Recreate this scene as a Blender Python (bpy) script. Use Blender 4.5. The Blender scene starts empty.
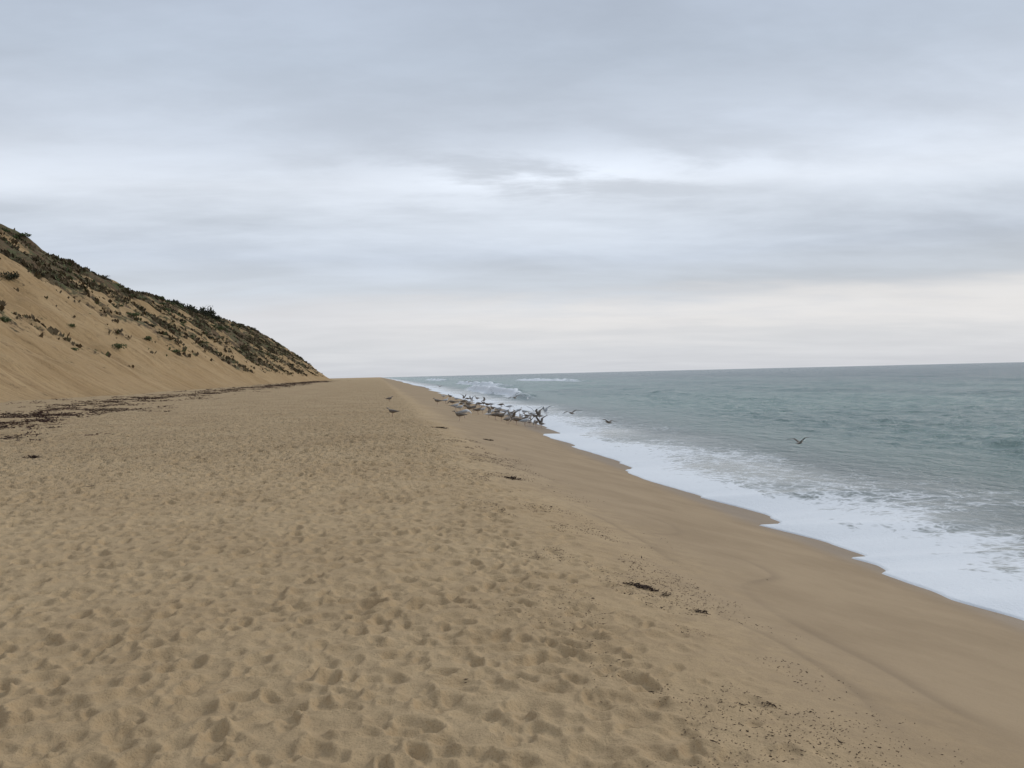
import bpy, bmesh, math, random
import numpy as np
from mathutils import Vector, Matrix
random.seed(7); rng = np.random.default_rng(7)
S = bpy.context.scene
COL = S.collection
S.view_settings.view_transform = 'Standard'
S.view_settings.look = 'None'
S.view_settings.exposure = 0
R = math.radians

# ------------------------------------------------------------------ camera
F = 900.0
CAMZ = 1.6
th = math.atan(132/900.0); roll = R(1.36); pit = math.atan(10/900.0)
fh = Vector((math.sin(th), math.cos(th), 0)); rh = Vector((math.cos(th), -math.sin(th), 0)); Z = Vector((0, 0, 1))
fwd = fh*math.cos(pit) - Z*math.sin(pit)
up0 = Z*math.cos(pit) + fh*math.sin(pit)
upv = up0*math.cos(roll) + rh*math.sin(roll)
rgt = rh*math.cos(roll) - up0*math.sin(roll)
cam = bpy.data.cameras.new('camera'); co = bpy.data.objects.new('camera', cam); COL.objects.link(co)
m = Matrix((rgt, upv, -fwd)).transposed().to_4x4(); m.translation = (0, 0, CAMZ)
co.matrix_world = m
cam.sensor_width = 36; cam.lens = F/1024*36; cam.clip_start = 0.1; cam.clip_end = 30000
S.camera = co

# ------------------------------------------------------------------ noise
def vnoise(x, y, seed=0):
    x = np.asarray(x, dtype=np.float64); y = np.asarray(y, dtype=np.float64)
    xi = np.floor(x); yi = np.floor(y)
    fx = x-xi; fy = y-yi
    fx = fx*fx*fx*(fx*(fx*6-15)+10); fy = fy*fy*fy*(fy*(fy*6-15)+10)
    xi = xi.astype(np.int64); yi = yi.astype(np.int64)
    def h(a, b):
        v = (a*374761393 + b*668265263 + seed*974634777) & 0xffffffff
        v = ((v ^ (v >> 13))*1274126177) & 0xffffffff
        v = ((v ^ (v >> 16))*2246822519) & 0xffffffff
        v = v ^ (v >> 15)
        return v/4294967295.0*2-1
    a = h(xi, yi); b = h(xi+1, yi); c = h(xi, yi+1); d = h(xi+1, yi+1)
    return (a*(1-fx)+b*fx)*(1-fy) + (c*(1-fx)+d*fx)*fy
def fbm(x, y, seed=0, o=4):
    t = 0; a = 1; s = 0
    for i in range(o):
        t = t + a*vnoise(x*2**i, y*2**i, seed+i*17); s += a; a *= .5
    return t/s
def sstep(a, b, x):
    t = np.clip((x-a)/(b-a), 0, 1); return t*t*(3-2*t)

# ------------------------------------------------------------------ shore shape
SEA = -1.24
def xs(y):
    return np.interp(y, [-50, 0, 8.7, 19, 30, 44, 70, 180, 800, 9000], [6.6, 6.6, 6.75, 6.75, 7.05, 7.7, 9.1, 10.2, 13, 13])
def lobes(y):
    y = np.asarray(y, dtype=np.float64)
    k = 1+0.02*np.clip(y-20, 0, 60)
    q = np.log(np.clip(y, 1.5, None))
    big = 1-np.abs(vnoise(q*4.1+.35, y*0+3, 5))*2.2      # rounded tongues with sharp cusps between them
    sm = 1-np.abs(vnoise(q*11.0, y*0+9, 6))*2.2
    return (.62*big + .24*sm)*k + .05*vnoise(y/.35, y*0, 8) - .42
def ground_smooth(x, y):
    e = xs(y)
    t = (x-1.2)/(e-1.2)
    f = lambda t: (np.sqrt((t-.1)**2+.015)+(t-.1))/2
    z = -1.2*(f(t)-0.004)/f(1.0)
    z = np.maximum(z, -5+0*x)
    z = z + .05*fbm(x/4.0, y/6.0, 11, 3)*sstep(5, 1, x) + 0.012*np.clip(-x-8, 0, 25)
    return z
# footprints raster
RX0, RX1, RY0, RY1, RS = -26., 4.5, 1.5, 50., .02
nx = int((RX1-RX0)/RS); ny = int((RY1-RY0)/RS)
FP = np.zeros((ny, nx), dtype=np.float32)
def stamp(cx, cy, ang, L, W, dep, sharp=2.8):
    rad = max(L, W)*1.9
    i0 = int((cx-rad-RX0)/RS); i1 = int((cx+rad-RX0)/RS)+1; j0 = int((cy-rad-RY0)/RS); j1 = int((cy+rad-RY0)/RS)+1
    if i0 < 0 or j0 < 0 or i1 >= nx or j1 >= ny: return
    X = RX0+np.arange(i0, i1)*RS-cx; Y = (RY0+np.arange(j0, j1)*RS-cy)[:, None]
    c, s = math.cos(ang), math.sin(ang)
    a = (X*c+Y*s)/L; b = (-X*s+Y*c)/W
    r = np.sqrt(a*a+b*b)
    core = np.exp(-r**sharp)
    v = -dep*core*(1+.35*a) + .40*dep*np.exp(-((r-1.3)/.30)**2)*(1+.6*a)
    cur = FP[j0:j1, i0:i1]
    FP[j0:j1, i0:i1] = cur*(1-.5*core) + v
NP_ = 38000
for k in range(NP_):
    cy = 2+47*random.random(); cx = random.uniform(max(-25, -3-cy*.75), 2.15)
    if cx > 1.4 and random.random() < .6: continue
    ang = random.gauss(math.pi/2, .5)+(math.pi if random.random() < .4 else 0) if random.random() < .6 else random.uniform(0, 2*math.pi)
    if k > NP_*.70:     # fresher prints: smaller, crisper hollows
        sc = random.uniform(.38, .92)
        stamp(cx, cy, ang, .108*sc, random.uniform(.048, .072)*sc, random.uniform(.014, .033)*(.45+.55*sc), 4.0)
    else:
        sc = random.choice([.5, .6, .7, .8, .85, .95])
        stamp(cx, cy, ang, .095*sc, random.uniform(.066, .084)*sc, random.uniform(.007, .024)*(.6+.4*sc), 2.5)
for k in range(60):
    cx = random.uniform(1.4, 3.0); cy = random.uniform(3, 30)
    stamp(cx, cy, random.gauss(math.pi/2, .4), .12, .07, random.uniform(.010, .026), 3.5)
def ground(x, y, fine=True):
    z = ground_smooth(x, y)
    if not fine: return z
    fade = sstep(2.6, 1.2, x+.45*fbm(x/2, y/2, 3, 2))
    und = .018*fbm(x/.62, y/.7, 21, 2) + .016*fbm(x/.14, y/.15, 25, 3)
    dist = np.sqrt(x*x+y*y)
    z = z + und*fade + .045*fbm(x/1.0, y/1.2, 33, 3)*fade*sstep(15, 50, dist)
    z = z + .008*fbm(x/.6, y/1.1, 41, 3)*(1-fade)
    fx = np.clip((x-RX0)/RS, 0, nx-2); fy = np.clip((y-RY0)/RS, 0, ny-2)
    i = fx.astype(int); j = fy.astype(int); a = fx-i; b = fy-j
    v = (FP[j, i]*(1-a)+FP[j, i+1]*a)*(1-b)+(FP[j+1, i]*(1-a)+FP[j+1, i+1]*a)*b
    edge = sstep(RX0, RX0+3, x)*sstep(RY0, RY0+.5, y)*sstep(RY1, RY1-6, y)
    return z + 1.12*v*edge*(.15+.85*fade)*(1+.9*sstep(7, 22, dist))

# ------------------------------------------------------------------ bluff shape
YE = 655.0
def bl_base(y):
    return -30 - np.where(y > YE, (y-YE)*1.15, 0) - np.clip(y-100, 0, 300)*.012 + 1.6*vnoise(y/22, y*0, 51) + .6*vnoise(y/6, y*0, 52)
def bl_top(y):
    return np.interp(y, [-200, 100, 201, 239, 283, 364, 463, 567, 690, 900], [56, 56, 53.5, 45.0, 37.8, 36.2, 38.2, 39.5, 41, 40])
def bl_z(d, y):
    top = bl_top(y)
    dd = (d+np.sqrt(d*d+9))/2 - .25
    raw = .70*dd
    raw = raw + sstep(2, 20, d)*(1.7*vnoise(y/17+d/30, d/60, 61) + 1.3*vnoise(y/6+d/14, d/30, 62) + .55*vnoise(y/2.2, d/5, 63))
    cap = top + .035*(d-55) + 1.3*vnoise(y/9, d/9, 64)
    k = 5.0
    z = .5*(raw+cap-np.sqrt((raw-cap)**2+k*k))
    z = z + (.45*vnoise(y/2.6, d/3., 66)+.22*vnoise(y/1.3, d/1.5, 65))*sstep(1, 8, d)
    return z-.75 + .2

def terrain(x, y):
    g = ground_smooth(x, y)
    d = bl_base(y)-x
    return np.where(d > -4, np.maximum(g, bl_z(d, y)), g)
def hit(px, py, water=False):
    dv = fwd*F + rgt*(px-512) + upv*(384-py); dv.normalize()
    t = np.geomspace(1.5, 6000, 9000)
    x = dv.x*t; y = dv.y*t; z = CAMZ+dv.z*t
    g = terrain(x, y)
    if water: g = np.maximum(g, np.where(x > xs(y)+1.0, SEA, -99))
    w = np.nonzero(z <= g)[0]
    i = w[0] if len(w) else -1
    return Vector((x[i], y[i], g[i])), t[i]

# ------------------------------------------------------------------ mesh helpers
def grid_mesh(name, X, Y, Zv, wrap=False, attrs=None, smooth=True):
    nr, nc = X.shape
    me = bpy.data.meshes.new(name)
    co_ = np.stack([X, Y, Zv], -1).reshape(-1, 3).astype(np.float32)
    idx = np.arange(nr*nc).reshape(nr, nc)
    if wrap: idx = np.concatenate([idx, idx[:, :1]], 1)
    q = np.stack([idx[:-1, :-1], idx[:-1, 1:], idx[1:, 1:], idx[1:, :-1]], -1).reshape(-1, 4)
    me.vertices.add(len(co_)); me.vertices.foreach_set('co', co_.ravel())
    me.loops.add(q.size); me.loops.foreach_set('vertex_index', q.ravel().astype(np.int32))
    me.polygons.add(len(q)); me.polygons.foreach_set('loop_start', np.arange(0, q.size, 4, dtype=np.int32))
    me.update(calc_edges=True)
    me.polygons.foreach_set('use_smooth', np.ones(len(q), dtype=bool))
    for k, v in (attrs or {}).items():
        at = me.attributes.new(k, 'FLOAT', 'POINT'); at.data.foreach_set('value', np.asarray(v, dtype=np.float32).ravel())
    me.update()
    return me
def link(name, me, parent=None, mat=None):
    o = bpy.data.objects.new(name, me); COL.objects.link(o)
    if parent: o.parent = parent
    if mat and me is not None and len(me.materials) == 0: me.materials.append(mat)
    return o
def tag(o, label=None, cat=None, group=None, kind=None):
    if label: o['label'] = label
    if cat: o['category'] = cat
    if group: o['group'] = group
    if kind: o['kind'] = kind
    return o

# ------------------------------------------------------------------ material helpers
class NT:
    def __init__(s, tree): s.t = tree; tree.nodes.clear()
    def n(s, typ, ins=None, **kw):
        nd = s.t.nodes.new(typ)
        for k, v in kw.items(): setattr(nd, k, v)
        for k, v in (ins or {}).items(): s.set(nd.inputs[k], v)
        return nd
    def set(s, sock, v):
        if isinstance(v, bpy.types.NodeSocket): s.t.links.new(v, sock)
        elif isinstance(v, (tuple, list)) and len(v) == 3 and sock.type == 'RGBA': sock.default_value = (*v, 1)
        else: sock.default_value = v
    def m(s, op, a, b=0.0, c=None, clamp=False):
        nd = s.t.nodes.new('ShaderNodeMath'); nd.operation = op; nd.use_clamp = clamp
        s.set(nd.inputs[0], a); s.set(nd.inputs[1], b)
        if c is not None: s.set(nd.inputs[2], c)
        return nd.outputs[0]
    def mix(s, f, a, b, mode='MIX'):
        nd = s.t.nodes.new('ShaderNodeMix'); nd.data_type = 'RGBA'; nd.blend_type = mode
        s.set(nd.inputs[0], f); s.set(nd.inputs[6], a); s.set(nd.inputs[7], b)
        return nd.outputs[2]
    def noise(s, vec, scale, detail=4, rough=.55, dist=0):
        return s.n('ShaderNodeTexNoise', {'Vector': vec, 'Scale': scale, 'Detail': detail, 'Roughness': rough, 'Distortion': dist}).outputs[0]
    def rng(s, v, a, b, c=0., d=1., smooth=True):
        nd = s.n('ShaderNodeMapRange', {'Value': v, 'From Min': a, 'From Max': b, 'To Min': c, 'To Max': d})
        if smooth: nd.interpolation_type = 'SMOOTHSTEP'
        return nd.outputs[0]
    def attr(s, name): return s.n('ShaderNodeAttribute', attribute_name=name).outputs['Fac']
    def bump(s, h, strength, dist, normal=None):
        nd = s.n('ShaderNodeBump', {'Height': h, 'Strength': strength, 'Distance': dist})
        if normal is not None: s.set(nd.inputs['Normal'], normal)
        return nd.outputs[0]
    def bsdf(s, **k):
        return s.n('ShaderNodeBsdfPrincipled', {kk.replace('_', ' '): v for kk, v in k.items()})
def newmat(name):
    mt = bpy.data.materials.new(name); mt.use_nodes = True
    return mt, NT(mt.node_tree)
def finish(nt, sh): nt.t.links.new(sh, nt.n('ShaderNodeOutputMaterial').inputs[0])

# sand
msand, N = newmat('beach sand')
P = N.n('ShaderNodeNewGeometry').outputs['Position']
n1 = N.noise(P, .35, 4); n2 = N.noise(P, 5, 5, .65); n3 = N.noise(P, 85, 4, .78)
c = N.mix(N.rng(n1, .3, .7), (.465, .328, .182), (.535, .388, .222))
c = N.mix(N.m('MULTIPLY', N.rng(n2, .40, .75), .36), c, (.325, .222, .122))
c = N.mix(N.m('MULTIPLY', N.rng(n3, .50, .74), .60), c, (.185, .127, .074))
wet = N.attr('wet')
wb = N.rng(N.m('ADD', wet, N.m('MULTIPLY', N.m('SUBTRACT', n2, .5), .9)), .1, 1.0)
wc = N.mix(N.rng(N.noise(P, .9, 5), .3, .7), (.328, .234, .138), (.394, .285, .172))
wc = N.mix(N.m('MULTIPLY', N.rng(n3, .52, .75), .25), wc, (.18, .125, .075))
c = N.mix(N.m('MULTIPLY', wb, .92), c, wc)
c = N.mix(N.m('MULTIPLY', N.attr('soak'), .55), c, (.19, .14, .095))
c = N.mix(N.m('MULTIPLY', N.attr('line'), .40), c, (.12, .085, .055))
h = N.m('ADD', N.m('MULTIPLY', n2, .04), N.m('MULTIPLY', n3, .007))
nb = N.bump(h, N.rng(wet, 0, 1, 1.0, .3), 1.0)
hf = N.m('MULTIPLY', N.noise(N.n('ShaderNodeMapping', {'Vector': P, 'Scale': (1.25, .8, 1)}).outputs[0], 2.9, 4, .65), .34)
nb = N.bump(hf, N.attr('far'), 1.0, nb)
b = N.bsdf(Base_Color=c, Roughness=N.rng(N.attr('soak'), 0, 1, .92, .6), Normal=nb)
b.inputs['Specular IOR Level'].default_value = .2
finish(N, b.outputs[0])

# bluff
mbl, N = newmat('bluff sand and soil')
P = N.n('ShaderNodeNewGeometry').outputs['Position']
n1 = N.noise(P, .08, 6, .6)
mp = N.n('ShaderNodeMapping', {'Vector': P, 'Scale': (.10, .9, .10)}).outputs[0]
n2 = N.noise(mp, 1.0, 5, .6, .6); n3 = N.noise(P, .9, 6, .68); n4 = N.noise(P, .2, 5, .65)
c = N.mix(N.rng(n1, .3, .7), (.390, .262, .132), (.460, .322, .174))
c = N.mix(N.m('MULTIPLY', N.rng(n2, .42, .72), .6), c, (.265, .168, .083))
c = N.mix(N.m('MULTIPLY', N.rng(n3, .5, .8), .45), c, (.18, .12, .07))
vm = N.rng(N.m('ADD', N.attr('veg'), N.m('ADD', N.m('MULTIPLY', N.m('SUBTRACT', n3, .5), 1.7), N.m('MULTIPLY', N.m('SUBTRACT', n4, .5), 1.7))), .30, .68)
vg = N.mix(N.rng(N.noise(P, .35, 4), .42, .60), (.120, .080, .050), (.080, .092, .045))
vg = N.mix(N.rng(n3, .48, .68), vg, (.050, .043, .030))
c = N.mix(N.m('MULTIPLY', vm, .9), c, vg)
nb = N.bump(N.m('ADD', n3, n2), .9, .5)
b = N.bsdf(Base_Color=c, Roughness=.95, Normal=nb); b.inputs['Specular IOR Level'].default_value = .1
finish(N, b.outputs[0])

# sea
msea, N = newmat('sea water and foam')
P = N.n('ShaderNodeNewGeometry').outputs['Position']
foam = N.attr('foam'); shal = N.attr('shallow')
warp = N.n('ShaderNodeTexNoise', {'Vector': P, 'Scale': 1.3, 'Detail': 3}).outputs[1]
pw = N.n('ShaderNodeVectorMath', {0: P, 1: N.n('ShaderNodeVectorMath', {0: warp, 3: .9}, operation='SCALE').outputs[0]}, operation='ADD').outputs[0]
v1 = N.n('ShaderNodeTexVoronoi', {'Vector': pw, 'Scale': 1.8}, feature='DISTANCE_TO_EDGE').outputs[0]
v2 = N.n('ShaderNodeTexVoronoi', {'Vector': pw, 'Scale': 5.5}, feature='DISTANCE_TO_EDGE').outputs[0]
n = N.noise(P, 1.1, 6, .65)
t = N.m('ADD', foam, N.m('MULTIPLY', N.m('SUBTRACT', n, .5), .7))
t = N.m('SUBTRACT', t, N.m('MULTIPLY', v1, .9)); t = N.m('SUBTRACT', t, N.m('MULTIPLY', v2, .7))
mask = N.rng(t, .10, .60)
mask = N.m('MULTIPLY', mask, N.rng(foam, .02, .12))
nbig = N.noise(P, .035, 4)
deep = N.mix(N.rng(nbig, .35, .65), (.040, .092, .102), (.053, .116, .122))
near = N.mix(N.attr('mid'), deep, (.140, .245, .212))
base = N.mix(shal, near, (.225, .240, .212))
mp = N.n('ShaderNodeMapping', {'Vector': P, 'Scale': (1.0, .5, 1.0)}).outputs[0]
h1 = N.noise(mp, .36, 5, .6); h2 = N.noise(mp, 1.9, 6, .64); h3 = N.noise(mp, 7, 3, .6)
hh = N.m('ADD', N.m('MULTIPLY', h1, .85), N.m('ADD', N.m('MULTIPLY', h2, .52), N.m('MULTIPLY', h3, .05)))
nb = N.bump(hh, N.rng(shal, 0, 1, 1.0, .10), 1.0)
wat = N.bsdf(Base_Color=base, Roughness=N.rng(shal, 0, 1, .22, .18), Normal=nb, IOR=1.33)
wat.inputs['Specular IOR Level'].default_value = .38
fb = N.bump(N.noise(P, 14, 5, .7), .35, .04)
fo = N.bsdf(Base_Color=(.82, .84, .85), Roughness=.85, Normal=fb)
mx = N.n('ShaderNodeMixShader', {0: mask, 1: wat.outputs[0], 2: fo.outputs[0]})
finish(N, mx.outputs[0])

def leafmat(name, c1, c2, c3):
    mt, N = newmat(name)
    g = N.n('ShaderNodeNewGeometry')
    r = g.outputs['Random Per Island']
    cc = N.mix(N.rng(r, 0, .6, smooth=False), c1, c2); cc = N.mix(N.rng(r, .75, 1., smooth=False), cc, c3)
    cc = N.mix(N.rng(N.noise(g.outputs['Position'], .25, 3), .35, .65), cc, N.mix(.3, cc, (.03, .024, .016)))
    b = N.bsdf(Base_Color=cc, Roughness=.9); b.inputs['Specular IOR Level'].default_value = .1
    finish(N, b.outputs[0]); return mt
mscrub = leafmat('heath scrub', (.105, .076, .046), (.155, .118, .068), (.110, .140, .060))
mshd = leafmat('dark shrub leaves', (.036, .040, .027), (.064, .065, .040), (.084, .092, .050))
mshg = leafmat('green shrub leaves', (.076, .098, .044), (.115, .142, .064), (.160, .180, .086))
mweed = leafmat('dried seaweed', (.032, .021, .016), (.062, .039, .027), (.10, .063, .042))
mgrit = leafmat('dark grit', (.06, .042, .03), (.11, .078, .053), (.18, .13, .088))
mwrack = leafmat('reddish wrack', (.048, .027, .021), (.085, .048, .036), (.12, .075, .053))
def mottled(name, a, b_, sc, rough=.8):
    mt, N = newmat(name)
    P = N.n('ShaderNodeTexCoord').outputs['Object']
    cc = N.mix(N.rng(N.noise(P, sc, 3), .38, .62), a, b_)
    finish(N, N.bsdf(Base_Color=cc, Roughness=rough).outputs[0]); return mt
g_white = mottled('white plumage', (.66, .66, .65), (.78, .78, .77), 14)
g_grey = mottled('grey wing plumage', (.32, .335, .35), (.40, .415, .43), 20)
g_black = mottled('dark wing tip plumage', (.03, .03, .032), (.06, .058, .055), 25)
g_brown = mottled('brown speckled plumage', (.170, .145, .122), (.32, .28, .24), 45)
g_bwing = mottled('brown barred wing plumage', (.105, .088, .072), (.21, .178, .148), 38)
g_bill = mottled('yellow bill', (.50, .36, .06), (.58, .42, .08), 40, .45)
g_dbill = mottled('dark bill', (.03, .027, .025), (.06, .05, .045), 40, .45)
g_leg = mottled('pinkish legs', (.36, .22, .18), (.42, .27, .22), 50, .6)

# ------------------------------------------------------------------ ground sheet
yaw = math.pi/2 - th
a_dense = np.linspace(yaw+R(40), yaw-R(38), 760)
a_rest = np.linspace(yaw-R(38), yaw+R(40)-2*math.pi, 110)[1:-1]
A = np.concatenate([a_dense, a_rest])
r = [0.02, .5, 1.0, 1.5, 1.9, 2.2]
while r[-1] < 9000:
    d = r[-1]; r.append(d*(1+(.0036 if d < 50 else (.0036+min(.012, (d-50)*.0002)))))
r = np.array(r)
X = r[:, None]*np.cos(A)[None]; Y = r[:, None]*np.sin(A)[None]
Zg = ground(X, Y)
e = xs(Y)
nn = fbm(X/1.5, Y/3, 71, 3)
wet = sstep(1.0, 3.6, X+.6*nn)*(Y > -60)
soak = sstep(-1.1, .1, X-e+.3*nn)
far = sstep(7, 24, np.sqrt(X*X+Y*Y))*sstep(2.4, 1.2, X+.3*nn)*.95
def swl(off, amp, wdt, sd, per=3.1):
    p = X-(off+amp*np.abs(vnoise(Y/per, Y*0+1, sd))+.05*amp*vnoise(Y/.8, Y*0, sd+1))
    return np.where(p > 0, np.exp(-(p/wdt)**2), np.exp(-(p/(wdt*.3))**2))*np.clip(.45+.9*vnoise(X*1.0, Y*1.0, sd+2), 0, 1)*sstep(45, 18, Y)
line = np.clip(.6*swl(2.4, .9, .07, 81, 2.6)+.8*swl(2.9, 1.9, .10, 85, 2.3)*sstep(15, 8, Y), 0, 1)
me = grid_mesh('beach', X, Y, Zg, wrap=True, attrs={'wet': wet, 'soak': soak, 'line': line, 'far': far})
beach = tag(link('beach', me, mat=msand), kind='structure')

# ------------------------------------------------------------------ sea
ys = [-60.]
while ys[-1] < 9000:
    y = ys[-1]; ys.append(y + (1.5 if y < 2 else max(.06, .0062*y)))
us = [0.]
while us[-1] < 9000:
    u = us[-1]; us.append(u+.035+.0150*u)
ys = np.array(ys); us = np.array(us)
Yv = np.repeat(ys[:, None], len(us), 1); U = np.repeat(us[None], len(ys), 0)
ed = xs(ys)-lobes(ys)
X = ed[:, None]+U
Uo = X-xs(Yv)
dist = np.sqrt(X*X+Yv*Yv)
wv = np.zeros_like(X)
ph = Uo + 2.2*vnoise(Yv/28, X/60, 101) + .8*vnoise(Yv/9, X/30, 102)
def crest(L, off, sharp):
    p = (ph-off)/L; p = p-np.floor(p); s = np.abs(p-.5)*2
    return np.exp(-(s*sharp)**2)
patch = np.clip(.55+.8*vnoise(Yv/24, Uo/14, 103), 0.05, 1.3)
sw = crest(11.5, 3.2, 2.0)*.26*patch
wv += sw*sstep(8, 15, Uo)*sstep(900, 300, dist)
def ridged(x, y, s, o):
    t = 0; a = 1; n_ = 0
    for i in range(o):
        t = t+a*(1-2*np.abs(vnoise(x*2**i, y*2**i, s+i*13))); n_ += a; a *= .55
    return t/n_
wv += .10*ridged(X/1.9, Yv/3.4, 111, 3)*sstep(8, 16, Uo)*sstep(420, 120, dist)
wv += .06*ridged(X/.8, Yv/1.4, 115, 2)*sstep(8, 14, Uo)*sstep(120, 50, dist)
wv += .11*vnoise(X/9, Yv/14, 118)*sstep(12, 30, Uo)*sstep(900, 200, dist)
foam = np.zeros_like(X)
def breaker(uc, y0, y1, hgt, wid, bend, seed, fm=1.0):
    global wv, foam
    yc = (y0+y1)/2
    c = uc + bend*((Yv-yc)/(y1-y0))**2 + .8*vnoise(Yv/7, Yv*0, seed)
    win = sstep(y0, y0+(y1-y0)*.3, Yv)*sstep(y1, y1-(y1-y0)*.3, Yv)
    p = Uo-c
    shape = np.where(p < 0, np.exp(-(p/(wid*.55))**2), np.exp(-(p/(wid*1.5))**2))
    wv += hgt*shape*win*(.85+.25*vnoise(Yv/3, Yv*0, seed+1))
    fz = np.where(p < 0, np.exp(-(p/(wid*1.3))**4), np.exp(-(p/(wid*.30))**2))
    foam = np.maximum(foam, fz*win*fm*np.clip(.95+.35*vnoise(Yv/5, Uo/2, seed+2), 0, 1.2))
breaker(7.5, 85, 200, 1.05, 1.3, 2, 121, 1.1)
breaker(16.0, 160, 340, .95, 1.6, 6, 125, 1.0)
breaker(48, 230, 420, .9, 2.2, 6, 131, .9)
breaker(22, 420, 700, 1.0, 2.4, 4, 133, .9)
breaker(13.5, 13, 32, .30, 1.4, 2, 137, 0)
breaker(23, 60, 120, .28, 2.2, 3, 145, .08)
# foam carpets
nz = fbm(Uo/2.2, Yv/4.5, 151, 3)
carpet = np.interp(U, [0, .6, 1.2, 2.0, 3.0, 4.2, 6.0, 8.0, 11], [1.5, 1.2, .90, .64, .47, .34, .21, .10, 0])
carpet = carpet*np.clip(1.0+.55*nz*sstep(.5, 2.0, U), .15, 1.5)
streak = .26*sstep(.1, .6, vnoise(Uo/1.6+.3*vnoise(Yv/4, Yv*0, 156), Yv/9, 155))*sstep(2, 4, Uo)*sstep(12, 6, Uo)
foam = np.maximum(foam, np.maximum(carpet, streak))
gs = ground_smooth(X, Yv)
film = .012+.008*sstep(0, .5, U)
edge_z = gs[:, :1]
level = edge_z+(SEA-edge_z)*sstep(-1.0, 5.0, U)      # the swash sheet runs from the sand edge down to the sea level
level = level-(level[:, :1]-edge_z)*sstep(1.2, 0, U)
Zs = np.maximum(level+film+wv, gs+film)
Zs[:, 0] = gs[:, 0]-.006
shal = sstep(9.0, 1.5, Uo+1.2*vnoise(Yv/6, Uo/3, 161))
mid = sstep(4, 9, Uo)*sstep(150, 10, Uo)*np.clip(.82+.35*vnoise(X/14, Yv/22, 163), 0, 1)
me = grid_mesh('sea', X, Yv, Zs, attrs={'foam': foam, 'shallow': shal, 'mid': mid})
me.flip_normals() if me.polygons[0].normal.z < 0 else None
sea = tag(link('sea', me, mat=msea), kind='structure')
if beach.data.polygons[5000].normal.z < 0: beach.data.flip_normals()

# ------------------------------------------------------------------ bluff
yb = np.concatenate([np.arange(-160, 50, 4.0), np.arange(50, 730, .8), np.arange(730, 900, 8.0)])
db = np.concatenate([np.arange(-4, 86, .7), np.arange(86, 144, 4.0)])
D = np.repeat(db[None], len(yb), 0); YB = np.repeat(yb[:, None], len(db), 1)
XB = bl_base(YB)-D
ZB = bl_z(D, YB)
def vegf(d, y, z):
    rel = z/bl_top(y)
    thr = np.interp(y, [0, 150, 220, 300, 420, 600], [.42, .40, .37, .31, .22, .16])
    n_ = fbm(y/22+d/24, d/14, 171, 3)
    return np.clip(sstep(-.26, .26, rel-thr+.42*n_), 0, 1)*np.clip(.80+1.0*fbm(y/9, d/6, 175, 3), 0, 1)*sstep(.05, .14, rel)
VG = vegf(D, YB, ZB)
me = grid_mesh('bluff', XB, YB, ZB, attrs={'veg': VG})
if me.polygons[2000].normal.z < 0: me.flip_normals()
tag(link('bluff', me, mat=mbl), kind='structure')

# ------------------------------------------------------------------ vegetation
def quads_mesh(name, Q, mat):
    Q = np.asarray(Q, dtype=np.float32); n = len(Q)
    me = bpy.data.meshes.new(name)
    me.vertices.add(n*4); me.vertices.foreach_set('co', Q.ravel())
    me.loops.add(n*4); me.loops.foreach_set('vertex_index', np.arange(n*4, dtype=np.int32))
    me.polygons.add(n); me.polygons.foreach_set('loop_start', np.arange(0, n*4, 4, dtype=np.int32))
    me.update(calc_edges=True); me.materials.append(mat)
    return me
def leaf(c, a, b):
    c = np.array(c); a = np.array(a); b = np.array(b)
    return [c-a, c-b*.8+a*.1, c+a, c+b*.8+a*.1]
M_ = 190000
yy = 60+640*rng.random(M_)**.9; dd_ = rng.uniform(5, 80, M_)
zz_ = bl_z(dd_, yy); vv_ = vegf(dd_, yy, zz_)
cl = sstep(-.12, .35, fbm(yy/5, dd_/4, 177, 2))
keep = rng.random(M_) < vv_**1.2*cl*.85+.002
idx = np.nonzero(keep)[0][:29000]
xx_ = bl_base(yy)-dd_
Q = []
for i in idx:
    x, y, z, d = xx_[i], yy[i], zz_[i], dd_[i]
    hgt = random.uniform(.15, .62)*(1.0 if d < 50 else 1.3)
    for k in range(3):
        an = random.uniform(0, math.pi*2); tl = random.uniform(.2, .9)
        a = np.array((math.cos(an)*tl, math.sin(an)*tl, 1.0))*hgt
        b = np.array((-math.sin(an), math.cos(an), 0))*hgt*random.uniform(.5, 1.1)
        Q.append(leaf((x+random.gauss(0, .3), y+random.gauss(0, .3), z+hgt*.5), a, b))
tag(link('bluff_scrub', quads_mesh('bluff_scrub', Q, mscrub)), 'low brown and olive heath scrub covering the upper bluff face', 'scrub', kind='stuff')

def shrub_mesh(seed, mat, flat):
    rr = random.Random(seed); Q = []
    lumps = [(rr.gauss(0, .45), rr.gauss(0, .45), rr.uniform(.25, .7)*flat, rr.uniform(.35, .6)) for _ in range(6)]
    for k in range(300):
        lx, ly, lz, lr = rr.choice(lumps)
        v = np.array((rr.gauss(0, 1), rr.gauss(0, 1), rr.gauss(0, 1))); v /= np.linalg.norm(v)
        p = np.array((lx, ly, lz)) + v*lr*rr.uniform(.5, 1.05)*np.array((1, 1, flat))
        if p[2] < -.1: p[2] = rr.uniform(0, .2)
        a = np.array((rr.gauss(0, 1), rr.gauss(0, 1), rr.gauss(.5, 1))); a /= np.linalg.norm(a)
        b = np.cross(a, v+.01); b /= np.linalg.norm(b)+1e-6
        s = rr.uniform(.07, .16)
        Q.append(leaf(p, a*s, b*s*.7))
    for k in range(7):
        an = rr.uniform(0, 6.28); L = rr.uniform(.5, .9)
        top = np.array((math.cos(an)*L*.6, math.sin(an)*L*.6, L*flat)); w = np.array((-math.sin(an), math.cos(an), 0))*.02
        base = np.array((0, 0, -.3))
        Q.append([base-w, base+w, top+w*.4, top-w*.4])
    return quads_mesh('shrub', Q, mat)
dark = [shrub_mesh(i, mshd, .75) for i in range(6)]
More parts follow.
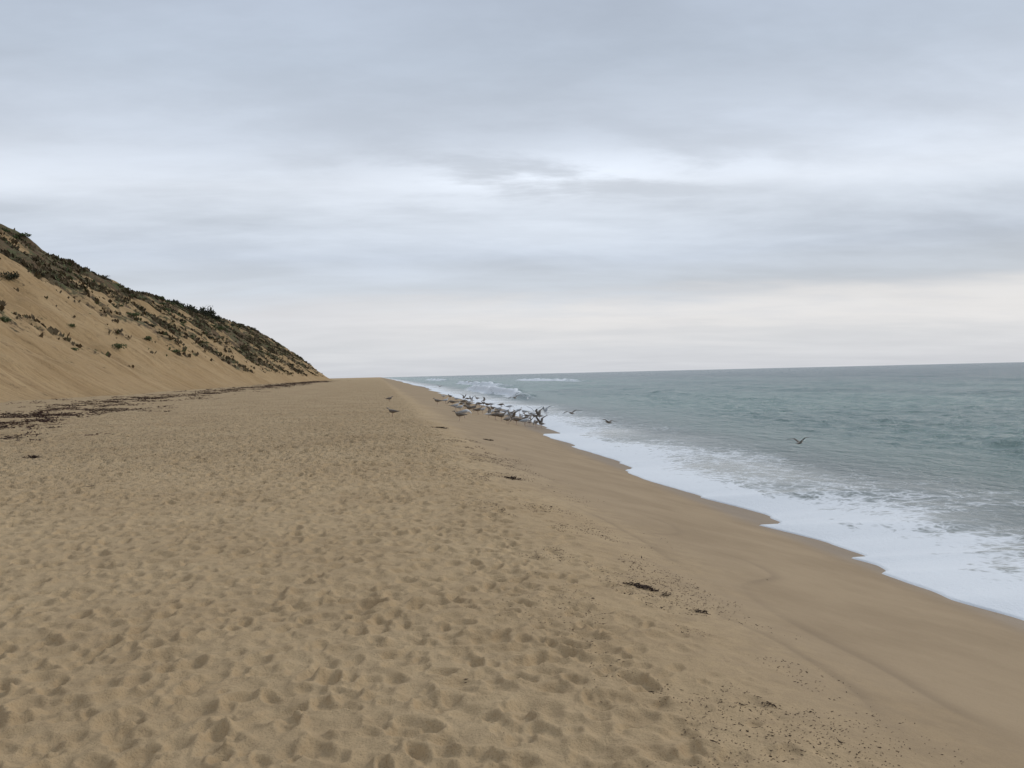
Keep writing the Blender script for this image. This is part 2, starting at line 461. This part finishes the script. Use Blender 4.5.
green = [shrub_mesh(20+i, mshg, .6) for i in range(4)]
def put_shrub(p, s, me, label, group, name='shrub'):
    o = link(name, me); o.location = p; o.rotation_euler.z = random.uniform(0, 6.28)
    o.scale = (s, s, s*random.uniform(.75, 1.1)); tag(o, label, 'shrub', group)
def at_bl(d, y):
    return Vector((float(bl_base(np.array(y)))-d, y, float(bl_z(np.array(d), np.array(y)))-.05))
for k in range(180):
    y = 150+540*(k+random.random())/180
    if float(vnoise(np.array(y/11.), np.array(0.), 183)) < -.25: continue
    big = 1.1+1.9*max(0, float(vnoise(np.array(y/16.), np.array(0.), 181))) + (2.1 if 385 < y < 480 else 0)
    if y < 240: big = min(big, 1.3)
    dc = float(bl_top(np.array(y)))/.70
    s_ = random.uniform(.6, 1.35)*big
    p = at_bl(random.uniform(dc-8, dc+3), y); p.z -= .15*s_
    put_shrub(p, s_, random.choice(dark),
              'dark shrub in the line along the bluff crest against the sky', 'shrubs along the bluff crest')
k = 0
while k < 170:
    y = random.uniform(100, 640); d = random.uniform(8, 58); z = float(bl_z(np.array(d), np.array(y)))
    if float(vegf(np.array(d), np.array(y), np.array(z))) < .12: continue
    if float(vnoise(np.array(y/14.), np.array(d/8), 187)) < -.1: continue
    k += 1
    sm_ = .55 if y < 200 else 1.0
    if random.random() < .72:
        put_shrub(at_bl(d, y), random.uniform(.6, 2.1)*sm_, random.choice(green), 'small green shrub among brown scrub on the bluff face', 'green shrubs on the bluff face')
    else:
        put_shrub(at_bl(d, y), random.uniform(.6, 1.7)*sm_, random.choice(dark), 'small dark shrub among brown scrub on the bluff face', 'dark shrubs on the bluff face')
for (px, py, s, me, lab) in [(118, 349, 1.2, green[0], 'lone dark green shrub low on the bare sand of the bluff, well above the wrack'),
                            (8, 280, 1.6, dark[1], 'dark shrub at the left edge of the photo, halfway up the bluff face'),
                            (72, 327, .8, green[2], 'small green shrub left of the lone shrub on the bare sand slope'),
                            (148, 340, 1.2, green[1], 'small green shrub at the lower edge of the scrub, right of the lone shrub'),
                            (176, 353, 1.4, green[3], 'green shrub low on the slope where the scrub comes nearest the beach'),
                            (4, 322, .6, green[1], 'small dark tuft low on the bare sand at the left edge')]:
    p, t_ = hit(px, py); put_shrub(p-Vector((0, 0, .05)), s, me, lab, None)

# ------------------------------------------------------------------ seaweed
def weed_quads(cx, cy, z, size, n, rr, h=.18, g=None, sp=.27, asp=.75):
    Q = []
    for k in range(n):
        x = cx+max(-1.4, min(1.4, rr.gauss(0, 1)))*sp*size; y = cy+max(-1.4, min(1.4, rr.gauss(0, 1)))*sp*asp*size
        an = rr.uniform(0, 6.28); L = size*rr.uniform(.18, .46); w = size*rr.uniform(.012, .04)
        zz = (g(x, y) if g else z)+.006+abs(rr.gauss(0, h*.4))*size*math.exp(-((x-cx)**2+(y-cy)**2)/(size*size*.2))
        px, py, pz = x, y, zz
        for s in range(3):
            an2 = an+rr.gauss(0, .6)
            qx, qy = px+math.cos(an2)*L/3, py+math.sin(an2)*L/3
            qz = max((g(qx, qy) if g else z)+.004, pz+rr.gauss(0, h*.15)*size)
            wx, wy = -math.sin(an2)*w, math.cos(an2)*w; wz = rr.gauss(0, w*.5)
            Q.append([(px-wx, py-wy, pz-wz), (px+wx, py+wy, pz+wz), (qx+wx*.8, qy+wy*.8, qz+wz), (qx-wx*.8, qy-wy*.8, qz-wz)])
            px, py, pz, an = qx, qy, qz, an2
    return Q
def gfine(x, y): return float(ground(np.array(x), np.array(y)))
clumps = [(645, 588, .19, 46, 'long dark strand of seaweed beside the small debris on the near beach crest'),
          (512, 479, .26, 56, 'dark seaweed clump on the sand edge, between the flock and the near strand'),
          (441, 428, .44, 45, 'small dark seaweed clump on the dry sand left of the flock'),
          (33, 458, .38, 50, 'flat dark seaweed piece lying alone on the sand at left'),
          (700, 613, .11, 36, 'dark strands standing in for a dark footprint just right of the long near strand'),  # no weed here: dark strands added in place of a dark footprint hollow
          (90, 487, .12, 25, 'tiny dark scrap of weed on the footprinted sand at left'),
          (770, 706, .07, 28, 'small dark weed scrap among debris near the bottom right'),
          (742, 706, .05, 24, 'tiny weed scrap just left of the bottom right debris'),
          (487, 440, .28, 46, 'thin dark weed piece on the slope just below the flock')]
for (px, py, size, n, lab) in clumps:
    p, t_ = hit(px, py)
    z0 = gfine(p.x, p.y)
    rr = random.Random(px)
    gl_ = lambda x, y: gfine(p.x+x, p.y+y)-z0
    Qc = weed_quads(0, 0, 0, size, n, rr, .10, gl_)
    if px == 645:
        for (ox, oy, s_) in ((.07, -.08, .12), (.12, -.17, .10), (-.09, .08, .12)):
            Qc += weed_quads(ox, oy, 0, s_, 22, rr, .10, gl_)
    o = link('seaweed_clump', quads_mesh('seaweed_clump', Qc, mweed)); o.location = (p.x, p.y, z0)
    tag(o, lab, 'seaweed')
rr = random.Random(5); Q = []
for k in range(5400):
    y = 26+460*rr.random()**1.5
    x = float(np.interp(y, [20, 37, 65, 90, 240, 400], [-14.5, -16.2, -18.6, -19.8, -24, -28])) + rr.gauss(0, 1.5+y*.004)+1.5*float(vnoise(np.array(y/9.), np.array(0.), 201))
    if float(fbm(np.array(y/3.2), np.array(x/1.6), 205, 2)) < .025: continue
    if rr.random() < .16: x -= rr.uniform(0, 9)
    z0 = float(ground(np.array(x), np.array(y)))
    Q += weed_quads(x, y, z0, rr.uniform(.24, .85)*(1+y*.002), 10, rr, .18, None, .42)
tag(link('wrack_line', quads_mesh('wrack_line', Q, mwrack)), 'reddish brown dried seaweed strewn in a line along the foot of the bluff', 'seaweed', kind='stuff')
Q = []
for k in range(20000):
    y = 2.6+22*rr.random()**1.3; x = 1.95+rr.gauss(0, .46)+.3*float(vnoise(np.array(y/1.2), np.array(0.), 211))
    if float(fbm(np.array(y/.8), np.array(x/.4), 213, 2)) < .04: continue
    z = gfine(x, y); s = rr.uniform(.0008, .0025)*(1+y*.065)*(2.4 if rr.random() < .02 else 1)
    an = rr.uniform(0, 6.28); a = np.array((math.cos(an), math.sin(an), rr.gauss(0, .3)))*s*rr.uniform(1.2, 4.5); b = np.array((-math.sin(an), math.cos(an), rr.gauss(0, .4)))*s
    Q.append(leaf((x, y, z+.002), a, b)); Q.append(leaf((x, y, z+.002), np.array((a[0], a[1], s*.6)), np.array((0, 0, s*.7))))
tag(link('beach_debris', quads_mesh('beach_debris', Q, mgrit)), 'fine dark bits of weed and shell scattered along the beach crest', 'debris', kind='stuff')

# ------------------------------------------------------------------ gulls (facing +X, feet at z = 0 when standing)
def loft(bm, rings, mi, n=12):
    loops = []
    for (x, y, z, ry, rz) in rings:
        loops.append([bm.verts.new((x, y+ry*math.cos(2*math.pi*k/n), z+rz*math.sin(2*math.pi*k/n))) for k in range(n)])
    for a, b in zip(loops[:-1], loops[1:]):
        for k in range(n):
            f = bm.faces.new((a[k], a[(k+1) % n], b[(k+1) % n], b[k])); f.material_index = mi; f.smooth = True
    for l in (loops[0], loops[-1]):
        f = bm.faces.new(l); f.material_index = mi
def spread_wing(bm, side, root, a1, a2, sweep):
    secs = []
    pts = [(.09, 0, .19, 0), (.12, .16, .18, 1), (.15, .32, .165, 1), (.12, .42, .14, 2), (.06, .54, .11, 2), (-.03, .65, .07, 2), (-.10, .70, .02, 2)]
    y, z, ps = 0, 0, 0
    for (lx, s, ch, seg) in pts:
        a = a1 if seg < 2 else a2
        y += (s-ps)*math.cos(a); z += (s-ps)*math.sin(a); ps = s
        nx_, nz_ = -math.sin(a), math.cos(a)
        th_ = .018*(ch/.19)
        row = []
        for (cf, tk) in ((0, 0), (.25, 1), (.6, .7), (1, .05), (.6, -.2), (.25, -.5)):
            row.append(bm.verts.new((root[0]+lx-ch*cf-sweep*s*.3, side*(root[1]+y+nx_*tk*th_), root[2]+z+nz_*tk*th_ + .012*math.sin(cf*3.1))))
        secs.append(row)
    for i, (a, b) in enumerate(zip(secs[:-1], secs[1:])):
        for k in range(6):
            f = bm.faces.new((a[k], a[(k+1) % 6], b[(k+1) % 6], b[k])); f.smooth = True; f.material_index = 2 if i >= 4 else 1
    bm.faces.new(secs[-1]).material_index = 2
def gull_meshes(pose, mats):
    bm = bmesh.new()
    if pose in ('stand', 'feed', 'flap'):
        t = [(-.34, 0, .235, .028, .006), (-.27, 0, .243, .034, .014), (-.19, 0, .252, .050, .042), (-.09, 0, .258, .078, .074), (.01, 0, .268, .088, .086), (.09, 0, .288, .078, .078)]
        if pose == 'feed':
            t += [(.15, 0, .290, .052, .055), (.20, 0, .270, .040, .042), (.235, 0, .235, .038, .040), (.262, 0, .205, .034, .034), (.285, 0, .178, .018, .016)]
            bk = ((.28, .18), (.325, .115))
        else:
            t += [(.125, 0, .330, .054, .052), (.145, 0, .370, .042, .036), (.165, 0, .405, .042, .038), (.195, 0, .415, .036, .034), (.222, 0, .410, .018, .016)]
            bk = ((.215, .409), (.282, .396))
        loft(bm, t, 0)
        if pose != 'flap':
            for s in (-1, 1):
                loft(bm, [(.10, s*.062, .292, .012, .030), (.04, s*.080, .285, .016, .058), (-.08, s*.072, .272, .018, .058), (-.20, s*.045, .262, .016, .036), (-.29, s*.022, .262, .012, .016)], 1, 8)
                loft(bm, [(-.27, s*.024, .263, .011, .014), (-.35, s*.008, .268, .007, .007), (-.41, s*-.004, .272, .003, .003)], 2, 6)
        else:
            for s in (-1, 1): spread_wing(bm, s, (.02, .05, .31), R(50), R(26), .2)
        legs = True
    else:
        loft(bm, [(-.33, 0, .004, .070, .004), (-.25, 0, 0, .045, .014), (-.17, 0, 0, .050, .038), (-.05, 0, 0, .070, .066), (.06, 0, 0, .074, .070), (.14, 0, .010, .056, .052), (.19, 0, .022, .042, .040), (.225, 0, .026, .040, .038), (.255, 0, .022, .028, .026), (.275, 0, .016, .014, .012)], 0)
        a1, a2 = {'glide': (R(20), R(-8)), 'up': (R(34), R(4)), 'down': (R(-8), R(-38))}[pose]
        for s in (-1, 1): spread_wing(bm, s, (.02, .04, .035), a1, a2, .25 if pose != 'glide' else .15)
        bk = ((.268, .015), (.335, .004)); legs = False
    bmesh.ops.recalc_face_normals(bm, faces=bm.faces)
    body = bpy.data.meshes.new('body'); bm.to_mesh(body); bm.free()
    for mt in mats[:3]: body.materials.append(mt)
    bm = bmesh.new()
    (x0, z0), (x1, z1) = bk
    loft(bm, [(x0, 0, z0, .011, .013), ((x0*.4+x1*.6), 0, z0*.4+z1*.6+.003, .007, .010), (x1, 0, z1, .002, .003)], 0, 6)
    bmesh.ops.recalc_face_normals(bm, faces=bm.faces)
    beak = bpy.data.meshes.new('beak'); bm.to_mesh(beak); bm.free(); beak.materials.append(mats[3])
    lg = []
    if legs:
        for s in (-1, 1):
            bm = bmesh.new(); y = s*.035
            for (p0, p1, r0, r1) in (((-.02, y, .21), (-.035, y, .11), .011, .006), ((-.035, y, .11), (-.01, y, .012), .006, .006)):
                p0, p1 = Vector(p0), Vector(p1); dr = (p1-p0).normalized(); sx = dr.orthogonal().normalized(); sy = dr.cross(sx)
                A_ = [bm.verts.new(p0+(sx*math.cos(q*1.2566)+sy*math.sin(q*1.2566))*r0) for q in range(5)]
                B_ = [bm.verts.new(p1+(sx*math.cos(q*1.2566)+sy*math.sin(q*1.2566))*r1) for q in range(5)]
                for q in range(5): bm.faces.new((A_[q], A_[(q+1) % 5], B_[(q+1) % 5], B_[q]))
            v = [bm.verts.new(c_) for c_ in ((-.015, y, .012), (.045, y-.028, .003), (.055, y, .004), (.045, y+.028, .003), (-.02, y, .002))]
            for q in ((0, 1, 2), (0, 2, 3), (4, 2, 1), (4, 3, 2), (0, 4, 1), (0, 3, 4)): bm.faces.new([v[i] for i in q])
            bmesh.ops.recalc_face_normals(bm, faces=bm.faces)
            l = bpy.data.meshes.new('leg'); bm.to_mesh(l); bm.free(); l.materials.append(g_leg); lg.append(l)
    return body, beak, lg
ADULT = (g_white, g_grey, g_black, g_bill); JUV = (g_brown, g_bwing, g_black, g_dbill)
GM = {}
def gull(kind, pose, loc, heading, label, group=None, s=1.0, bank=0, pitch=0):
    key = (kind, pose)
    if key not in GM: GM[key] = gull_meshes(pose, ADULT if kind == 'adult' else JUV)
    body, beak, lg = GM[key]
    o = link('gull', None); o.location = loc; o.rotation_euler = (bank, pitch, heading); o.scale = (s, s, s); o.empty_display_size = .2
    tag(o, label, 'gull', group)
    link('body', body, o); link('beak', beak, o)
    for l in lg: link('leg', l, o)
    return o
W = {'stand': 'standing upright', 'feed': 'with lowered head', 'flap': 'flapping raised wings'}
flock = [(437, 405), (446, 404), (452, 406), (456, 402), (461, 407), (459, 421), (465, 418), (468, 408), (472, 403), (474, 412), (479, 407), (483, 414), (487, 408), (489, 418), (493, 412),
         (496, 420), (499, 413), (502, 421), (506, 415), (508, 425), (511, 418), (515, 416), (516, 425), (521, 421), (464, 400), (477, 402), (491, 407), (450, 399), (443, 399), (484, 403)]
rf = random.Random(31); tries = 0
while len(flock) < 54 and tries < 6000:
    tries += 1
    px = rf.uniform(452, 540)
    py = float(np.interp(px, [455, 500, 545], [406, 415, 427]))+rf.uniform(-8, 5)
    if min(abs(px-a)*.8+abs(py-b)*1.3 for a, b in flock) < 4.2: continue
    flock.append((px, py))
poses = ['stand', 'stand', 'feed', 'stand', 'stand', 'stand', 'feed', 'stand', 'flap', 'stand', 'feed', 'stand', 'stand', 'flap', 'stand', 'feed']
for i, (px, py) in enumerate(flock):
    p, t_ = hit(px, py, True)
    pose = poses[i % 16]; kind = 'adult' if i % 5 in (1, 3) else 'juv'
    kn = 'white and grey gull' if kind == 'adult' else 'brown speckled gull'
    gull(kind, pose, p, random.choice([0, math.pi])+random.gauss(.1, .5), '%s %s in the flock by the foam' % (kn, W[pose]),
         '%ss %s in the flock' % (kn, W[pose]), random.uniform(1.0, 1.18)*(.85 if pose == 'flap' else 1))
flaps = [(530, 426, 'juv', 1.1, 'brown gull with raised wings at the near end of the flock, left of its neighbour'),
         (541, 428, 'juv', 2.4, 'brown gull with raised wings, nearest the camera at the right end of the flock'),
         (535, 416, 'adult', 1.2, 'white gull with raised wings in the foam, behind the two nearest flapping gulls'),
         (546, 416, 'adult', 2.5, 'white gull with raised wings in the foam, farthest right in the flock')]
for (px, py, kd, hd, lab) in flaps:
    p, t_ = hit(px, py, True); gull(kd, 'flap', p, hd, lab, None, .9)
p, t_ = hit(392, 417); gull('juv', 'stand', p, 2.9, 'brown gull standing alone on dry sand well left of the flock', None, .9)
p, t_ = hit(390, 402); gull('juv', 'stand', p, .4, 'dark gull standing on far sand behind the lone gull, left of the flock', None, .9)
fly = [(800, 457, .45, 'juv', 'up', .55, .62, -.12, 'dark gull flying low with raised wings over the shallow water at right'),
       (609, 432, .45, 'juv', 'glide', 2.2, .75, .15, 'gull gliding low over the swash between the flock and the lone flyer at right'),
       (572, 423, .55, 'juv', 'glide', 1.9, .85, -.1, 'gull gliding low just right of the flock'),
       (440, 393, 1.0, 'juv', 'up', 2.0, .9, .1, 'small dark gull flying above the far left end of the flock'),
       (469, 394, 1.8, 'juv', 'glide', 1.6, 1, .2, 'small gull flying over the far breaking wave'),
       (515, 409, .9, 'juv', 'glide', 1.9, .9, -.2, 'gull flying just above the middle of the flock'),
       (528, 412, 1.0, 'adult', 'up', 1.4, .9, .1, 'pale gull flying with raised wings above the right half of the flock')]
for (px, py, up_, kd, ps, hd, sc, bk_, lab) in fly:
    p, t_ = hit(px, py, True)
    gull(kd, ps, p+Vector((0, 0, up_)), hd, lab, None, sc, bk_, -.08)

# ------------------------------------------------------------------ light
w = bpy.data.worlds.new('World'); S.world = w; w.use_nodes = True
N = NT(w.node_tree)
SUN_AZ, SUN_EL = R(62), R(32)
sky = N.n('ShaderNodeTexSky', sky_type='NISHITA', sun_disc=False, sun_elevation=SUN_EL, sun_rotation=SUN_AZ)
dv = N.n('ShaderNodeTexCoord').outputs['Generated']
sp = N.n('ShaderNodeSeparateXYZ', {0: dv}); x, y, z = sp.outputs
zc = N.m('MAXIMUM', z, 0.0)
den = N.m('ADD', zc, .10)
pl = N.n('ShaderNodeCombineXYZ', {0: N.m('DIVIDE', x, den), 1: N.m('DIVIDE', y, den), 2: 3.7}).outputs[0]
mp1 = N.n('ShaderNodeMapping', {'Vector': pl, 'Scale': (.62, 1.0, 1), 'Rotation': (0, 0, .25)}).outputs[0]
c1 = N.noise(mp1, 1.1, 6, .54, .3)
c2 = N.noise(mp1, 2.4, 7, .58, .15)
el = N.m('ADD', zc, N.m('MULTIPLY', N.m('SUBTRACT', c1, .5), .05))
def srgb(r_, g_, b_): return tuple(((v/255+.055)/1.055)**2.4 for v in (r_, g_, b_)) + (1,)
ramp = N.n('ShaderNodeValToRGB', {0: N.m('MULTIPLY', el, 2.0)})
cr = ramp.color_ramp
stops = [(0, (208, 211, 217)), (.03, (216, 218, 222)), (.065, (221, 222, 226)), (.095, (211, 218, 227)), (.13, (206, 215, 228)), (.165, (213, 221, 232)), (.20, (221, 228, 238)), (.25, (209, 218, 231)), (.32, (194, 205, 220)), (.42, (183, 194, 211)), (.5, (186, 197, 213))]
cr.elements[0].position = 0; cr.elements[0].color = srgb(*stops[0][1])
cr.elements[1].position = 1; cr.elements[1].color = srgb(*stops[-1][1])
for p_, c_ in stops[1:-1]:
    e_ = cr.elements.new(p_*2); e_.color = srgb(*c_)
# faint warm band low over the sea
warm = N.m('MULTIPLY', N.m('MULTIPLY', N.rng(el, .022, .060), N.rng(el, .092, .070)), N.rng(x, -.15, .22))
warm = N.m('MULTIPLY', N.m('MULTIPLY', warm, N.rng(y, 0, .3)), N.rng(c2, .2, .6, .3, .75))
skyc = N.mix(warm, ramp.outputs[0], srgb(231, 229, 228))
shade = N.m('ADD', N.rng(c1, .3, .7, -.10, .10), N.rng(c2, .32, .68, -.05, .05))
shade = N.m('MULTIPLY', shade, N.rng(zc, .05, .16, .25, 1.0))
bandz = N.m('MULTIPLY', N.rng(el, .070, .092), N.rng(el, .18, .11))
shade = N.m('SUBTRACT', shade, N.m('MULTIPLY', N.m('MULTIPLY', bandz, N.rng(x, -.05, .55)), .14))
bd = Vector((math.sin(R(10.5))*math.cos(R(12.3)), math.cos(R(10.5))*math.cos(R(12.3)), math.sin(R(12.3))))
dx = N.m('SUBTRACT', x, bd.x); dz = N.m('SUBTRACT', z, bd.z)
g2 = N.m('ADD', N.m('POWER', N.m('DIVIDE', dx, .18), 2.0), N.m('POWER', N.m('DIVIDE', dz, .024), 2.0))
gl = N.m('MULTIPLY', N.m('EXPONENT', N.m('MULTIPLY', g2, -1.0)), N.rng(c2, .36, .54))
gl = N.m('MULTIPLY', gl, N.rng(y, 0, .3))
f_ = N.m('ADD', N.m('ADD', 1.0, shade), N.m('MULTIPLY', gl, .33))
vs = N.n('ShaderNodeVectorMath', {0: skyc, 3: f_}, operation='SCALE').outputs[0]
b1 = N.n('ShaderNodeBackground', {0: sky.outputs[0], 1: .08}); b2 = N.n('ShaderNodeBackground', {0: vs, 1: 1.0})
ms = N.n('ShaderNodeMixShader', {0: .96, 1: b1.outputs[0], 2: b2.outputs[0]})
N.t.links.new(ms.outputs[0], N.n('ShaderNodeOutputWorld').inputs[0])
L = bpy.data.lights.new('sun', 'SUN'); L.energy = 1.2; L.angle = R(12); L.color = (1, .96, .90)
lo = bpy.data.objects.new('sun', L); COL.objects.link(lo)
sd = Vector((math.sin(SUN_AZ)*math.cos(SUN_EL), math.cos(SUN_AZ)*math.cos(SUN_EL), math.sin(SUN_EL)))
lo.rotation_euler = sd.to_track_quat('Z', 'Y').to_euler()
lo.location = (0, 0, 60)
